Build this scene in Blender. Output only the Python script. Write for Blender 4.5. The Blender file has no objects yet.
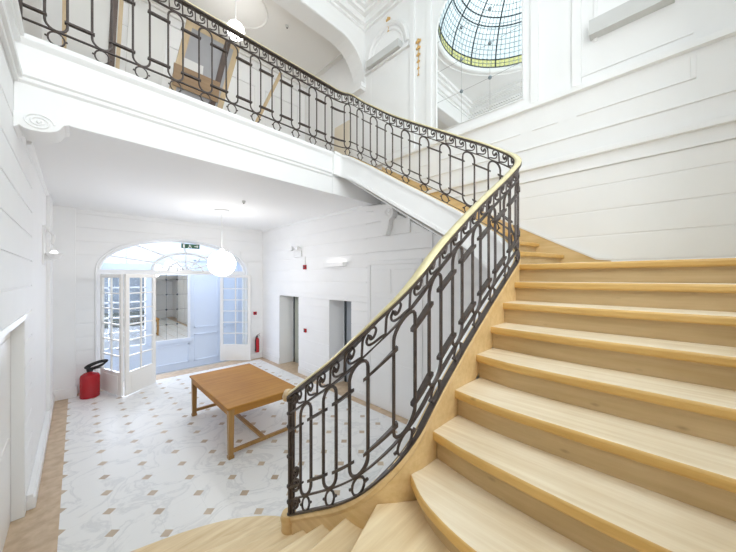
import bpy, math, random
from mathutils import Vector
random.seed(4)
C = bpy.context.scene.collection
PI = math.pi

# ------------------------------------------------------------------ materials
def new_mat(name):
    m = bpy.data.materials.new(name); m.use_nodes = True
    nt = m.node_tree; b = nt.nodes['Principled BSDF']
    return m, nt, b

def plain(name, col, rough=0.5, metal=0.0, spec=0.5, noise=0.0, nscale=6.0, bump=0.0):
    m, nt, b = new_mat(name)
    b.inputs['Base Color'].default_value = (*col, 1)
    b.inputs['Roughness'].default_value = rough
    b.inputs['Metallic'].default_value = metal
    b.inputs['Specular IOR Level'].default_value = spec
    if noise or bump:
        tc = nt.nodes.new('ShaderNodeTexCoord')
        n = nt.nodes.new('ShaderNodeTexNoise'); n.inputs['Scale'].default_value = nscale
        n.inputs['Detail'].default_value = 4
        nt.links.new(tc.outputs['Object'], n.inputs['Vector'])
        if noise:
            r = nt.nodes.new('ShaderNodeValToRGB')
            r.color_ramp.elements[0].color = (*[c * (1 - noise) for c in col], 1)
            r.color_ramp.elements[1].color = (*[min(1, c * (1 + noise)) for c in col], 1)
            r.color_ramp.elements[0].position = .3; r.color_ramp.elements[1].position = .7
            nt.links.new(n.outputs['Fac'], r.inputs['Fac'])
            nt.links.new(r.outputs['Color'], b.inputs['Base Color'])
        if bump:
            bp = nt.nodes.new('ShaderNodeBump'); bp.inputs['Strength'].default_value = bump
            bp.inputs['Distance'].default_value = .01
            nt.links.new(n.outputs['Fac'], bp.inputs['Height'])
            nt.links.new(bp.outputs['Normal'], b.inputs['Normal'])
    return m

def wood(name, c1, c2, axis, rough=0.45, knots=0.0):
    """grain stretched along axis 0/1/2"""
    m, nt, b = new_mat(name)
    tc = nt.nodes.new('ShaderNodeTexCoord')
    mp = nt.nodes.new('ShaderNodeMapping')
    s = [22.0, 22.0, 22.0]; s[axis] = 1.3
    mp.inputs['Scale'].default_value = s
    nt.links.new(tc.outputs['Object'], mp.inputs['Vector'])
    n = nt.nodes.new('ShaderNodeTexNoise'); n.inputs['Scale'].default_value = 1.0
    n.inputs['Detail'].default_value = 6; n.inputs['Roughness'].default_value = .62
    nt.links.new(mp.outputs['Vector'], n.inputs['Vector'])
    n2 = nt.nodes.new('ShaderNodeTexNoise'); n2.inputs['Scale'].default_value = 1.7
    n2.inputs['Detail'].default_value = 3
    nt.links.new(tc.outputs['Object'], n2.inputs['Vector'])
    mx = nt.nodes.new('ShaderNodeMath'); mx.operation = 'MULTIPLY_ADD'
    mx.inputs[1].default_value = .45
    nt.links.new(n2.outputs['Fac'], mx.inputs[0])
    sc = nt.nodes.new('ShaderNodeMath'); sc.operation = 'MULTIPLY'; sc.inputs[1].default_value = .6
    nt.links.new(n.outputs['Fac'], sc.inputs[0])
    nt.links.new(sc.outputs[0], mx.inputs[2])
    r = nt.nodes.new('ShaderNodeValToRGB')
    r.color_ramp.elements[0].position = .36; r.color_ramp.elements[0].color = (*c1, 1)
    r.color_ramp.elements[1].position = .66; r.color_ramp.elements[1].color = (*c2, 1)
    nt.links.new(mx.outputs[0], r.inputs['Fac'])
    last = r.outputs['Color']
    if knots:
        v = nt.nodes.new('ShaderNodeTexVoronoi'); v.inputs['Scale'].default_value = 1.0
        mp2 = nt.nodes.new('ShaderNodeMapping'); ss = [9.0, 9.0, 9.0]; ss[axis] = 4.0
        mp2.inputs['Scale'].default_value = ss
        nt.links.new(tc.outputs['Object'], mp2.inputs['Vector'])
        nt.links.new(mp2.outputs['Vector'], v.inputs['Vector'])
        cr = nt.nodes.new('ShaderNodeValToRGB')
        cr.color_ramp.elements[0].position = .03; cr.color_ramp.elements[0].color = (1, 1, 1, 1)
        cr.color_ramp.elements[1].position = .11; cr.color_ramp.elements[1].color = (0, 0, 0, 1)
        nt.links.new(v.outputs['Distance'], cr.inputs['Fac'])
        k = nt.nodes.new('ShaderNodeMath'); k.operation = 'MULTIPLY'; k.inputs[1].default_value = knots
        nt.links.new(cr.outputs['Color'], k.inputs[0])
        mix = nt.nodes.new('ShaderNodeMix'); mix.data_type = 'RGBA'
        nt.links.new(k.outputs[0], mix.inputs['Factor'])
        nt.links.new(last, mix.inputs[6]); mix.inputs[7].default_value = (c1[0]*.35, c1[1]*.3, c1[2]*.25, 1)
        last = mix.outputs[2]
    nt.links.new(last, b.inputs['Base Color'])
    b.inputs['Roughness'].default_value = rough
    bp = nt.nodes.new('ShaderNodeBump'); bp.inputs['Strength'].default_value = .12; bp.inputs['Distance'].default_value = .004
    nt.links.new(n.outputs['Fac'], bp.inputs['Height']); nt.links.new(bp.outputs['Normal'], b.inputs['Normal'])
    return m

def glow(name, col, strength):
    m, nt, b = new_mat(name)
    b.inputs['Base Color'].default_value = (.9, .9, .9, 1)
    b.inputs['Emission Color'].default_value = (*col, 1)
    b.inputs['Emission Strength'].default_value = strength
    return m

def glass(name, tint=(.95, .98, 1.0), gloss=.08, milk=0.0):
    m = bpy.data.materials.new(name); m.use_nodes = True
    nt = m.node_tree; nt.nodes.clear()
    o = nt.nodes.new('ShaderNodeOutputMaterial')
    t = nt.nodes.new('ShaderNodeBsdfTransparent'); t.inputs['Color'].default_value = (*tint, 1)
    g = nt.nodes.new('ShaderNodeBsdfGlossy'); g.inputs['Roughness'].default_value = .02
    mx = nt.nodes.new('ShaderNodeMixShader'); mx.inputs['Fac'].default_value = gloss
    nt.links.new(t.outputs[0], mx.inputs[1]); nt.links.new(g.outputs[0], mx.inputs[2])
    last = mx.outputs[0]
    if milk:
        tr = nt.nodes.new('ShaderNodeBsdfTranslucent'); tr.inputs['Color'].default_value = (*tint, 1)
        m2 = nt.nodes.new('ShaderNodeMixShader'); m2.inputs['Fac'].default_value = milk
        nt.links.new(last, m2.inputs[1]); nt.links.new(tr.outputs[0], m2.inputs[2]); last = m2.outputs[0]
    nt.links.new(last, o.inputs['Surface'])
    return m

def floor_mat():
    m, nt, b = new_mat('marble_floor')
    N, L = nt.nodes.new, nt.links.new
    tc = N('ShaderNodeTexCoord')
    sep = N('ShaderNodeSeparateXYZ'); L(tc.outputs['Object'], sep.inputs[0])
    def mth(op, a, bb=None, c=None):
        n = N('ShaderNodeMath'); n.operation = op
        for i, v in enumerate((a, bb, c)):
            if v is None: continue
            if isinstance(v, (int, float)): n.inputs[i].default_value = v
            else: L(v, n.inputs[i])
        return n.outputs[0]
    P = .393
    x = mth('ADD', sep.outputs['X'], .14); y = mth('ADD', sep.outputs['Y'], -.006)
    def dist(v):
        d = mth('DIVIDE', v, P); f = mth('ROUND', d)
        return mth('MULTIPLY', mth('ABSOLUTE', mth('SUBTRACT', d, f)), P)
    dx, dy = dist(x), dist(y)
    dia = mth('LESS_THAN', mth('ADD', dx, dy), .060)
    joint = mth('LESS_THAN', mth('MINIMUM', dx, dy), .0016)
    bor = mth('MAXIMUM', mth('LESS_THAN', sep.outputs['X'], -.134),
              mth('MAXIMUM', mth('GREATER_THAN', sep.outputs['X'], 4.12), mth('GREATER_THAN', sep.outputs['Y'], 9.02)))
    # veins
    n = N('ShaderNodeTexNoise'); n.inputs['Scale'].default_value = 1.6; n.inputs['Detail'].default_value = 8
    n.inputs['Roughness'].default_value = .6; n.inputs['Distortion'].default_value = 1.2
    L(tc.outputs['Object'], n.inputs['Vector'])
    v = mth('ABSOLUTE', mth('SUBTRACT', n.outputs['Fac'], .5))
    r = N('ShaderNodeValToRGB')
    r.color_ramp.elements[0].position = 0; r.color_ramp.elements[0].color = (.68, .68, .68, 1)
    r.color_ramp.elements[1].position = .035; r.color_ramp.elements[1].color = (.80, .795, .785, 1)
    L(v, r.inputs['Fac'])
    n2 = N('ShaderNodeTexNoise'); n2.inputs['Scale'].default_value = 9; n2.inputs['Detail'].default_value = 5
    L(tc.outputs['Object'], n2.inputs['Vector'])
    # brown inlay, each one a slightly different tone
    r2 = N('ShaderNodeValToRGB')
    r2.color_ramp.elements[0].position = .3; r2.color_ramp.elements[0].color = (.42, .32, .23, 1)
    r2.color_ramp.elements[1].position = .7; r2.color_ramp.elements[1].color = (.58, .47, .35, 1)
    n3 = N('ShaderNodeTexNoise'); n3.inputs['Scale'].default_value = 2.4; n3.inputs['Detail'].default_value = 1
    L(tc.outputs['Object'], n3.inputs['Vector']); L(n3.outputs['Fac'], r2.inputs['Fac'])
    r3 = N('ShaderNodeValToRGB')
    r3.color_ramp.elements[0].position = .35; r3.color_ramp.elements[0].color = (.47, .34, .22, 1)
    r3.color_ramp.elements[1].position = .65; r3.color_ramp.elements[1].color = (.60, .46, .32, 1)
    L(n2.outputs['Fac'], r3.inputs['Fac'])
    def mix(f, a, c):
        k = N('ShaderNodeMix'); k.data_type = 'RGBA'
        L(f, k.inputs['Factor'])
        if isinstance(a, tuple): k.inputs[6].default_value = a
        else: L(a, k.inputs[6])
        if isinstance(c, tuple): k.inputs[7].default_value = c
        else: L(c, k.inputs[7])
        return k.outputs[2]
    jf = mth('MULTIPLY', joint, .35)
    c = mix(jf, r.outputs['Color'], (.55, .55, .54, 1))
    c = mix(bor, c, r3.outputs['Color'])
    c = mix(mth('MULTIPLY', dia, mth('SUBTRACT', 1.0, mth('MULTIPLY', bor, 1.0))), c, r2.outputs['Color'])
    L(c, b.inputs['Base Color'])
    b.inputs['Roughness'].default_value = .38
    return m

M = {}
M['wall'] = plain('white_wall_paint', (.88, .88, .88), .55, noise=.01, nscale=3)
M['plaster'] = plain('white_plaster', (.88, .88, .88), .6)
M['ceil'] = plain('white_ceiling_paint', (.89, .89, .89), .7)
M['warm'] = plain('cream_ceiling_paint', (.86, .85, .825), .7)
M['white'] = plain('white_gloss_paint', (.84, .84, .84), .3)
M['ivory'] = plain('ivory_door_paint', (.84, .82, .79), .3)
M['iron'] = plain('wrought_iron', (.075, .058, .052), .42, metal=.3, noise=.25, nscale=25, bump=.15)
M['brass'] = plain('brass_rail', (.70, .62, .37), .34, metal=.35, noise=.10, nscale=14)
M['floor'] = floor_mat()
M['worn_x'] = wood('worn_step_wood_x', (.68, .50, .27), (.90, .75, .50), 0, .5)
M['worn_y'] = wood('worn_step_wood_y', (.70, .56, .36), (.90, .80, .62), 1, .5)
M['var_x'] = wood('varnished_step_wood_x', (.56, .325, .085), (.74, .48, .17), 0, .33, .5)
M['var_y'] = wood('varnished_step_wood_y', (.56, .325, .085), (.74, .48, .17), 1, .33, .5)
M['ris_x'] = wood('riser_wood_x', (.47, .325, .15), (.62, .46, .255), 0, .45, .4)
M['ris_y'] = wood('riser_wood_y', (.47, .325, .15), (.62, .46, .255), 1, .45, .4)
M['string'] = wood('curb_wood', (.62, .42, .18), (.78, .58, .31), 1, .35)
M['oak'] = wood('oak_table', (.34, .135, .014), (.48, .23, .036), 0, .6)
M['oakleg'] = wood('oak_table_legs', (.27, .14, .035), (.42, .235, .075), 2, .35)
M['red'] = plain('red_enamel', (.42, .012, .02), .25)
M['black'] = plain('black_rubber', (.012, .012, .013), .45)
M['steel'] = plain('brushed_steel', (.5, .5, .5), .35, metal=.9)
M['gold'] = plain('gilding', (.70, .45, .17), .35, metal=.6)
M['mirror'] = plain('mirror_silver', (.93, .95, .95), .01, metal=1.0)
M['glass'] = glass('clear_glass')
M['dome'] = glass('skylight_glass', (.72, .84, .87), .05, .35)
M['domeband'] = glass('skylight_border_glass', (.62, .64, .28), .05, .35)
M['lead'] = plain('dark_lead', (.05, .06, .07), .5)
M['leadthin'] = plain('grey_lead', (.22, .27, .30), .5)
M['globe'] = glow('lit_opal_glass', (1, .985, .96), 16)
M['globe2'] = glow('lit_small_opal_glass', (1, .985, .96), 11)
M['tube'] = glow('lit_lamp_tube', (1, .98, .95), 2.6)
M['grey'] = plain('grey_lamp_metal', (.62, .62, .61), .45)
M['bluegrey'] = plain('blue_grey_door', (.42, .46, .52), .4)
M['greengrey'] = plain('green_grey_door', (.42, .44, .38), .4)
M['tan'] = wood('pale_frame_wood', (.56, .40, .22), (.72, .56, .35), 2, .45)
M['darkwood'] = wood('dark_frame_wood', (.06, .035, .025), (.14, .085, .06), 2, .45)
M['brownpanel'] = wood('brown_panel', (.30, .18, .09), (.42, .27, .14), 0, .5)
M['canvas'] = plain('grey_canvas_back', (.42, .41, .42), .8, noise=.05)
M['paper'] = plain('pale_board', (.80, .775, .74), .7)
M['beige'] = plain('beige_board', (.78, .70, .57), .7)
M['green'] = plain('green_sign', (.02, .10, .05), .4)
M['vest'] = plain('daylight_tinted_white', (.74, .79, .87), .5)  # white vestibule walls, bluish daylight put into the colour
M['vestceil'] = plain('daylight_blue_tint', (.42, .52, .70), .6)  # blue cast of daylight painted into vestibule ceiling and left wall
M['stone'] = plain('grey_stone', (.40, .41, .42), .7, noise=.15)
M['court'] = plain('blue_grey_render', (.30, .35, .42), .8, noise=.12, nscale=1.5)
M['hedge'] = plain('clipped_hedge', (.10, .115, .10), .9, noise=.4, nscale=30)

# ------------------------------------------------------------------ mesh builder
class MB:
    def __init__(self): self.v = []; self.f = []; self.m = []; self.s = []
    def add(self, vs, fs, mi=0, smooth=False):
        o = len(self.v); self.v += [tuple(p) for p in vs]
        for f in fs:
            self.f.append([i + o for i in f]); self.m.append(mi); self.s.append(smooth)
        return self
    def box(self, x0, x1, y0, y1, z0, z1, mi=0):
        if x0 > x1: x0, x1 = x1, x0
        if y0 > y1: y0, y1 = y1, y0
        if z0 > z1: z0, z1 = z1, z0
        return self.add([(x0,y0,z0),(x1,y0,z0),(x1,y1,z0),(x0,y1,z0),(x0,y0,z1),(x1,y0,z1),(x1,y1,z1),(x0,y1,z1)],
            [(0,3,2,1),(4,5,6,7),(0,1,5,4),(1,2,6,5),(2,3,7,6),(3,0,4,7)], mi)
    def obox(self, p, q, up, w, h, mi=0):
        """bar from p to q; up ~ direction of h, w across"""
        p, q, up = Vector(p), Vector(q), Vector(up)
        d = (q - p).normalized(); a = d.cross(up).normalized(); u = a.cross(d).normalized()
        a *= w / 2; u *= h / 2
        vs = [p-a-u, p+a-u, p+a+u, p-a+u, q-a-u, q+a-u, q+a+u, q-a+u]
        return self.add(vs, [(0,1,2,3),(4,7,6,5),(0,4,5,1),(1,5,6,2),(2,6,7,3),(3,7,4,0)], mi)
    def tube(self, pts, r, n=6, closed=False, mi=0):
        pts = [Vector(p) for p in pts]; k = len(pts); rings = []
        rr = r if isinstance(r, (list, tuple)) else [r] * k
        prev = None
        for i, p in enumerate(pts):
            if closed: t = pts[(i+1) % k] - pts[i-1]
            else: t = pts[min(i+1, k-1)] - pts[max(i-1, 0)]
            t.normalize()
            if prev is None:
                a = t.orthogonal().normalized()
            else:
                a = prev - t * prev.dot(t)
                a = a.normalized() if a.length > 1e-6 else t.orthogonal().normalized()
            prev = a; b = t.cross(a)
            rings.append([p + (a * math.cos(2*PI*j/n) + b * math.sin(2*PI*j/n)) * rr[i] for j in range(n)])
        vs = [v for R in rings for v in R]; fs = []
        for i in range(k if closed else k - 1):
            i2 = (i + 1) % k
            for j in range(n):
                j2 = (j + 1) % n
                fs.append((i*n+j, i*n+j2, i2*n+j2, i2*n+j))
        if not closed:
            fs.append(tuple(reversed(range(n)))); fs.append(tuple((k-1)*n + j for j in range(n)))
        return self.add(vs, fs, mi, True)
    def ribbon(self, pts, sides, w0, w1, h0, h1, mi=0):
        """rectangular section swept: lateral from w0 to w1 along sides[i], vertical h0..h1 (h may be lists)"""
        k = len(pts); vs = []
        for i, (p, s) in enumerate(zip(pts, sides)):
            p = Vector(p); s = Vector(s)
            a0 = h0[i] if isinstance(h0, list) else h0; a1 = h1[i] if isinstance(h1, list) else h1
            vs += [p+s*w0+Vector((0,0,a0)), p+s*w1+Vector((0,0,a0)), p+s*w1+Vector((0,0,a1)), p+s*w0+Vector((0,0,a1))]
        fs = []
        for i in range(k-1):
            for j in range(4):
                fs.append((i*4+j, i*4+(j+1) % 4, i*4+4+(j+1) % 4, i*4+4+j))
        fs.append((3,2,1,0)); fs.append(((k-1)*4, (k-1)*4+1, (k-1)*4+2, (k-1)*4+3))
        return self.add(vs, fs, mi)
    def lathe(self, prof, c, n=20, axis='z', mi=0):
        """prof list of (r, h)"""
        vs = []
        for r, h in prof:
            for j in range(n):
                a = 2*PI*j/n; x, y = r*math.cos(a), r*math.sin(a)
                if axis == 'z': vs.append((c[0]+x, c[1]+y, c[2]+h))
                elif axis == 'x': vs.append((c[0]+h, c[1]+x, c[2]+y))
                else: vs.append((c[0]+x, c[1]+h, c[2]+y))
        fs = []
        for i in range(len(prof)-1):
            for j in range(n):
                j2 = (j+1) % n
                fs.append((i*n+j, i*n+j2, (i+1)*n+j2, (i+1)*n+j))
        if prof[0][0] > 1e-5: fs.append(tuple(reversed(range(n))))
        if prof[-1][0] > 1e-5: fs.append(tuple((len(prof)-1)*n+j for j in range(n)))
        return self.add(vs, fs, mi, True)
    def prism(self, poly, ext, mi=0, mside=None, mbot=None):
        """poly list of 3D points, extruded by vector ext"""
        k = len(poly); e = Vector(ext); P = [Vector(p) for p in poly]
        vs = P + [p + e for p in P]
        o = len(self.v); self.v += [tuple(p) for p in vs]
        def af(f, mm): self.f.append([i+o for i in f]); self.m.append(mm); self.s.append(False)
        af(range(k), mi); af(list(reversed(range(k, 2*k))), mi if mbot is None else mbot)
        for i in range(k):
            j = (i+1) % k
            af((i, i+k, j+k, j), mi if mside is None else mside)
        return self
    def sphere(self, c, r, n=20, sq=(1,1,1), mi=0):
        prof = [(r*math.sin(PI*i/n), -r*math.cos(PI*i/n)) for i in range(n+1)]
        prof[0] = (1e-6, -r); prof[-1] = (1e-6, r)
        o = len(self.v); self.lathe(prof, (0,0,0), n*2, 'z', mi)
        for i in range(o, len(self.v)):
            x, y, z = self.v[i]; self.v[i] = (c[0]+x*sq[0], c[1]+y*sq[1], c[2]+z*sq[2])
        return self

ORG = {}
def obj(name, mb, mats, parent=None, bevel=0.0, seg=2, angle=35):
    if not isinstance(mats, (list, tuple)): mats = [mats]
    org = ORG.get(parent.name, Vector((0,0,0))) if parent else Vector((0,0,0))
    me = bpy.data.meshes.new(name)
    me.from_pydata([tuple(Vector(v) - org) for v in mb.v], [], mb.f)
    for m in mats: me.materials.append(m)
    me.polygons.foreach_set('material_index', mb.m)
    me.polygons.foreach_set('use_smooth', [True] * len(mb.f))
    me.validate(); me.update()
    import bmesh
    bm = bmesh.new(); bm.from_mesh(me); bmesh.ops.recalc_face_normals(bm, faces=bm.faces); bm.to_mesh(me); bm.free()
    me.set_sharp_from_angle(angle=math.radians(angle))
    o = bpy.data.objects.new(name, me); C.objects.link(o)
    if parent:
        o.parent = parent; ORG[o.name] = org
    else:
        ORG[o.name] = org
    if bevel:
        b = o.modifiers.new('bevel', 'BEVEL'); b.width = bevel; b.segments = seg; b.limit_method = 'ANGLE'
        b.angle_limit = math.radians(40)
    return o

def thing(name, label, cat, loc, group=None):
    o = bpy.data.objects.new(name, None); C.objects.link(o)
    o.location = loc; o.empty_display_size = .1
    ORG[o.name] = Vector(loc)
    o['label'] = label; o['category'] = cat
    if group: o['group'] = group
    return o

def struct(name, mb, mats, parent=None, label=None, **k):
    o = obj(name, mb, mats, parent, **k)
    if not parent: o['kind'] = 'structure'
    if label: o['label'] = label
    return o

# ------------------------------------------------------------------ dimensions
XL, XR, YS = -.40, 4.50, -.75       # stair hall: left wall, right wall, wall behind
XH, YB = 4.30, 9.20                 # entrance hall right wall, back wall
ZC, ZG, ZT = 4.13, 4.782, 8.35      # hall ceiling, gallery floor, stairwell ceiling
YF = 4.06                           # gallery edge
RISE = ZG / 28
JO, JP = 2.806, .306                # course joints

def courses(mb, put, z0, z1, spans, gap=.015):
    """put(a,b,za,zb) makes a block for the interval a..b; spans(zmid)->list of intervals"""
    zs = [z0]; k = math.ceil((z0 - JO) / JP)
    while JO + k*JP < z1 - .02:
        if JO + k*JP > z0 + .02: zs.append(JO + k*JP)
        k += 1
    zs.append(z1)
    for a, b in zip(zs, zs[1:]):
        for p, q in spans((a+b)/2):
            put(p, q, a + gap/2, b - gap/2)

# ------------------------------------------------------------------ floor, walls
mb = MB(); mb.box(-.6, 4.9, -.9, 9.5, -.12, 0); struct('floor', mb, M['floor'])

# left wall with a white door in a recess
DL0, DL1, DLH = 3.15, 4.88, 2.15
mb = MB()
mb.box(XL-.22, XL-.008, YS-.2, DL0, 0, ZT+.4); mb.box(XL-.22, XL-.008, DL1, YB+.3, 0, ZT+.4); mb.box(XL-.22, XL-.008, DL0, DL1, DLH, ZT+.4)
def put(a, b, c, d): mb.box(XL-.02, XL, a, b, c, d)
courses(mb, put, 0.0, 4.36, lambda z: [(YS, 5.6)] if z > DLH + .1 else [(YS, DL0), (DL1, 5.6)])
mb.box(XL-.02, XL, YS, 5.0, 4.36, ZT)
mb.box(XL-.02, XL, 5.6, YB, 0, ZC); mb.box(XL-.02, XL, 5.0, 7.0, ZG, ZT)
for z0, z1, p in ((4.36, 4.40, .03), (4.40, 4.45, .055), (4.70, 4.75, .045), (4.75, 4.80, .07), (4.95, 5.0, .03)):
    mb.box(XL, XL+p, YS, YF+.02, z0, z1)
struct('wall_left', mb, M['wall'], bevel=.005)
mb = MB(); mb.box(XL-.12, XL-.10, DL0, DL1, 0, DLH)
for y0, y1 in ((DL0+.12, 3.9), (4.08, DL1-.12)):
    for z0, z1 in ((.2, .95), (1.1, 1.98)):
        mb.box(XL-.105, XL-.092, y0, y1, z0, z1)
d1 = struct('door_1', mb, M['ivory'], bevel=.004)
mb = MB()
mb.box(XL-.10, XL-.001, DL1-.004, DL1+.02, 0, DLH+.02); mb.box(XL-.10, XL-.001, DL0-.02, DL0+.004, 0, DLH+.02); mb.box(XL-.1, XL-.001, DL0, DL1, DLH-.004, DLH+.02)
mb.box(XL-.02, XL+.012, DL0-.06, DL1+.06, DLH, DLH+.06)
struct('door_frame', mb, M['white'], d1, bevel=.004)
mb = MB(); mb.box(XL, -.33, DL1+.1, YB-.2, 0, .13); mb.box(XL, -.345, DL1+.1, YB-.2, .13, .17); mb.box(XL, -.33, 3.0, DL0-.1, 0, .13)
struct('baseboard_left', mb, M['white'], bevel=.006)
# plain pilasters at the far end of the left wall and beside the arch
mb = MB()
mb.box(XL, -.345, 7.9, 8.6, .17, ZC)
mb.box(XL, -.02, YB-.18, YB, 0, ZC); mb.box(XL, .0, YB-.22, YB, 0, .22)
struct('trim_1', mb, M['wall'], bevel=.006)

# back wall with the arch
AX, AA, AS, AR = 2.07, 1.726, 2.78, .84
AL, ARt = AX-AA, AX+AA
mb = MB()
TH = .30
mb.box(XL-.2, AL, YB, YB+TH, 0, ZC+.2); mb.box(ARt, XH+.3, YB, YB+TH, 0, ZC+.2)
NA = 32
for i in range(NA):
    a0, a1 = PI - PI*i/NA, PI - PI*(i+1)/NA
    x0, x1 = AX+AA*math.cos(a0), AX+AA*math.cos(a1); z0, z1 = AS+AR*math.sin(a0), AS+AR*math.sin(a1)
    mb.prism([(x0,YB,z0),(x1,YB,z1),(x1,YB,ZC+.2),(x0,YB,ZC+.2)], (0,TH,0))
def put(a, b, c, d): mb.box(a, b, YB-.02, YB, c, d)
def bsp(z):
    if z < AS: return [(-.02, AL-.06), (ARt+.06, XH)]
    t = (z-AS)/(AR+.1)
    h = (AA+.06)*math.sqrt(max(0, 1-t*t)) if t < 1 else 0
    return [(-.02, AX-h), (AX+h, XH)] if h > .05 else [(-.02, XH)]
courses(mb, put, 0, ZC, bsp, .024)
# moulded architrave round the arch
pts, sd = [], []
for i in range(NA+1):
    a = PI - PI*i/NA
    pts.append((AX+(AA+.04)*math.cos(a), YB-.035, AS+(AR+.04)*math.sin(a)))
mb.tube([(AL-.04, YB-.02, 0)] + [(AL-.04, YB-.02, 1.4)] + [(p[0], YB-.02, p[2]) for p in pts] + [(ARt+.04, YB-.02, 1.4), (ARt+.04, YB-.02, 0)], .014, 8)
struct('wall_back', mb, M['wall'])

# entrance hall right wall with two recessed doorways
DA, DH, REC = (7.0, 8.06), 2.07, .46
DBy = (4.83, 5.62)
D4 = (3.02, 4.22)
soff = lambda y: min(ZC, 28*RISE - .50 - (YF - y) * .6423)
mb = MB()
def hsp(z):
    lo = 1.5 if z < 2.4 else max(1.5, YF - (28*RISE - .50 - (z + .17)) / .6423)
    if z > DH: 
        return [(lo, YB)] if z > 2.9 else [(lo, D4[0]-.1), (D4[1]+.1, YB)]
    return [(lo, D4[0]-.1), (D4[1]+.1, DBy[0]), (DBy[1], DA[0]), (DA[1], YB)]
mb.box(XH+.008, XR+.1, 1.5, 4.40, 0, 2.3)
mb.prism([(XH+.02, 1.5, 2.3), (XH+.02, 4.40, 2.3), (XH+.02, 4.40, soff(4.4)), (XH+.02, YF, soff(YF)), (XH+.02, 1.5, max(2.31, soff(1.5)))], (.17, 0, 0))
for a, b in ((4.36, DBy[0]), (DBy[1], DA[0]), (DA[1], YB+.3)): mb.box(XH+.008, XH+REC, a, b, 0, DH)
mb.box(XH+.008, XH+REC, 4.36, YB+.3, DH, ZC+.2)
def put(a, b, c, d): 
    if b > a: mb.box(XH, XH+.02, a, b, c, d)
courses(mb, put, .18, DH, hsp, .022); courses(mb, put, DH, ZC, hsp, .022)
struct('wall_right', mb, M['wall'], bevel=.003)
mb = MB()
for a, b in ((1.5, D4[0]-.1), (D4[1]+.1, DBy[0]), (DBy[1], DA[0]), (DA[1], YB)): mb.box(XH-.02, XH+.02, a, b, 0, .14); mb.box(XH-.01, XH+.02, a, b, .14, .18)
mb.box(ARt+.1, XH-.02, YB-.04, YB-.0, 0, .16)
struct('baseboard_right', mb, M['white'], bevel=.005)
# doors at the back of the recesses
for nm, (y0, y1), mt, pw in (('door_2', DA, 'greengrey', .12), ('door_3', DBy, 'bluegrey', .03)):
    mb = MB(); mb.box(XH+REC, XH+REC+.04, y0, y1, 0, DH)
    for z0, z1 in ((.15, .9), (1.05, 1.95)): mb.box(XH+REC-.012, XH+REC, y0+.12, y1-.12, z0, z1)
    d = struct(nm, mb, M[mt], bevel=.004)
    mb = MB(); mb.box(XH+REC-.02, XH+REC, y1-.10, y1-.04, 0, DH); struct('door_gap_shade', mb, M['lead'], d)  # dark strip painted as the shaded gap along the door edge
    mb = MB(); mb.tube([(XH+REC, y0+.11, 1.0), (XH+REC-.05, y0+.11, 1.0), (XH+REC-.05, y0+.21, 1.0)], .01, 8); struct('door_handle', mb, M['steel'], d)

# stair wall (right), lower and upper
MY0, MY1, MZ0, MZS = 1.37, 2.78, 5.15, 6.89     # mirror
mb = MB()
mb.box(XR+.008, XR+.3, YS-.2, 4.4, 0, ZT+.4); mb.box(XR+.008, XR+.3, 4.4, 7.3, ZC, ZT+.4)
def put(a, b, c, d): mb.box(XR, XR+.02, a, b, c, d)
courses(mb, put, 0, 3.95, lambda z: [(YS, 4.34)])
mb.box(XR, XR+.02, YS, 4.4, 3.96, ZT+.3); mb.box(XR, XR+.02, 4.4, 7.0, ZC, ZT+.3)
for z, h, p, a, b in ((3.945, .03, .025, YS, 4.6), (4.105, .06, .06, YS, 4.6), (4.165, .02, .015, YS, 4.6), (4.405, .022, .02, YS, 4.6),
                      (4.945, .065, .065, YS, 4.6), (5.01, .02, .02, YS, 4.6)):
    mb.box(XR-p, XR, a, b, z, z+h)
for y0, y1, z in ((-.25, .74, 4.65), (-.25, .74, 5.12), (.95, 1.25, 4.65), (1.4, 2.75, 4.65), (2.9, 3.2, 4.65), (3.4, 4.45, 4.65), (3.4, 4.45, 5.12), (-.25, .74, 4.40)):
    mb.box(XR-.014, XR, y0, y1, z, z+.018)
# vertical panel edges and pilaster strips
for y in (.74, 1.22, 2.93, 3.30):
    mb.box(XR-.03, XR, y-.05, y+.05, 5.03, 7.95)
for y in (.55, -.25):
    mb.box(XR-.02, XR, y-.02, y+.02, 5.5 if y > 0 else 4.65, 7.6 if y > 0 else 4.9)
struct('wall_stair_right', mb, M['wall'], bevel=.004)
# panelled double door under the flight
mb = MB(); mb.box(XH-.01, XH+.02, D4[0], D4[1], 0, 2.86)
for a, b in ((D4[0]+.08, 3.58), (3.66, D4[1]-.08)):
    for z0, z1 in ((.2, .95), (1.1, 2.2), (2.3, 2.76)): mb.box(XH-.022, XH-.01, a, b, z0, z1)
d4 = struct('door_4', mb, M['white'], bevel=.004)
mb = MB(); mb.box(XH-.025, XH+.02, D4[0]-.08, D4[0], 0, 2.86); mb.box(XH-.025, XH+.02, D4[1], D4[1]+.08, 0, 2.86); mb.box(XH-.025, XH+.02, D4[0]-.08, D4[1]+.08, 2.86, 2.94)
struct('door_frame', mb, M['white'], d4, bevel=.006)

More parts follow.
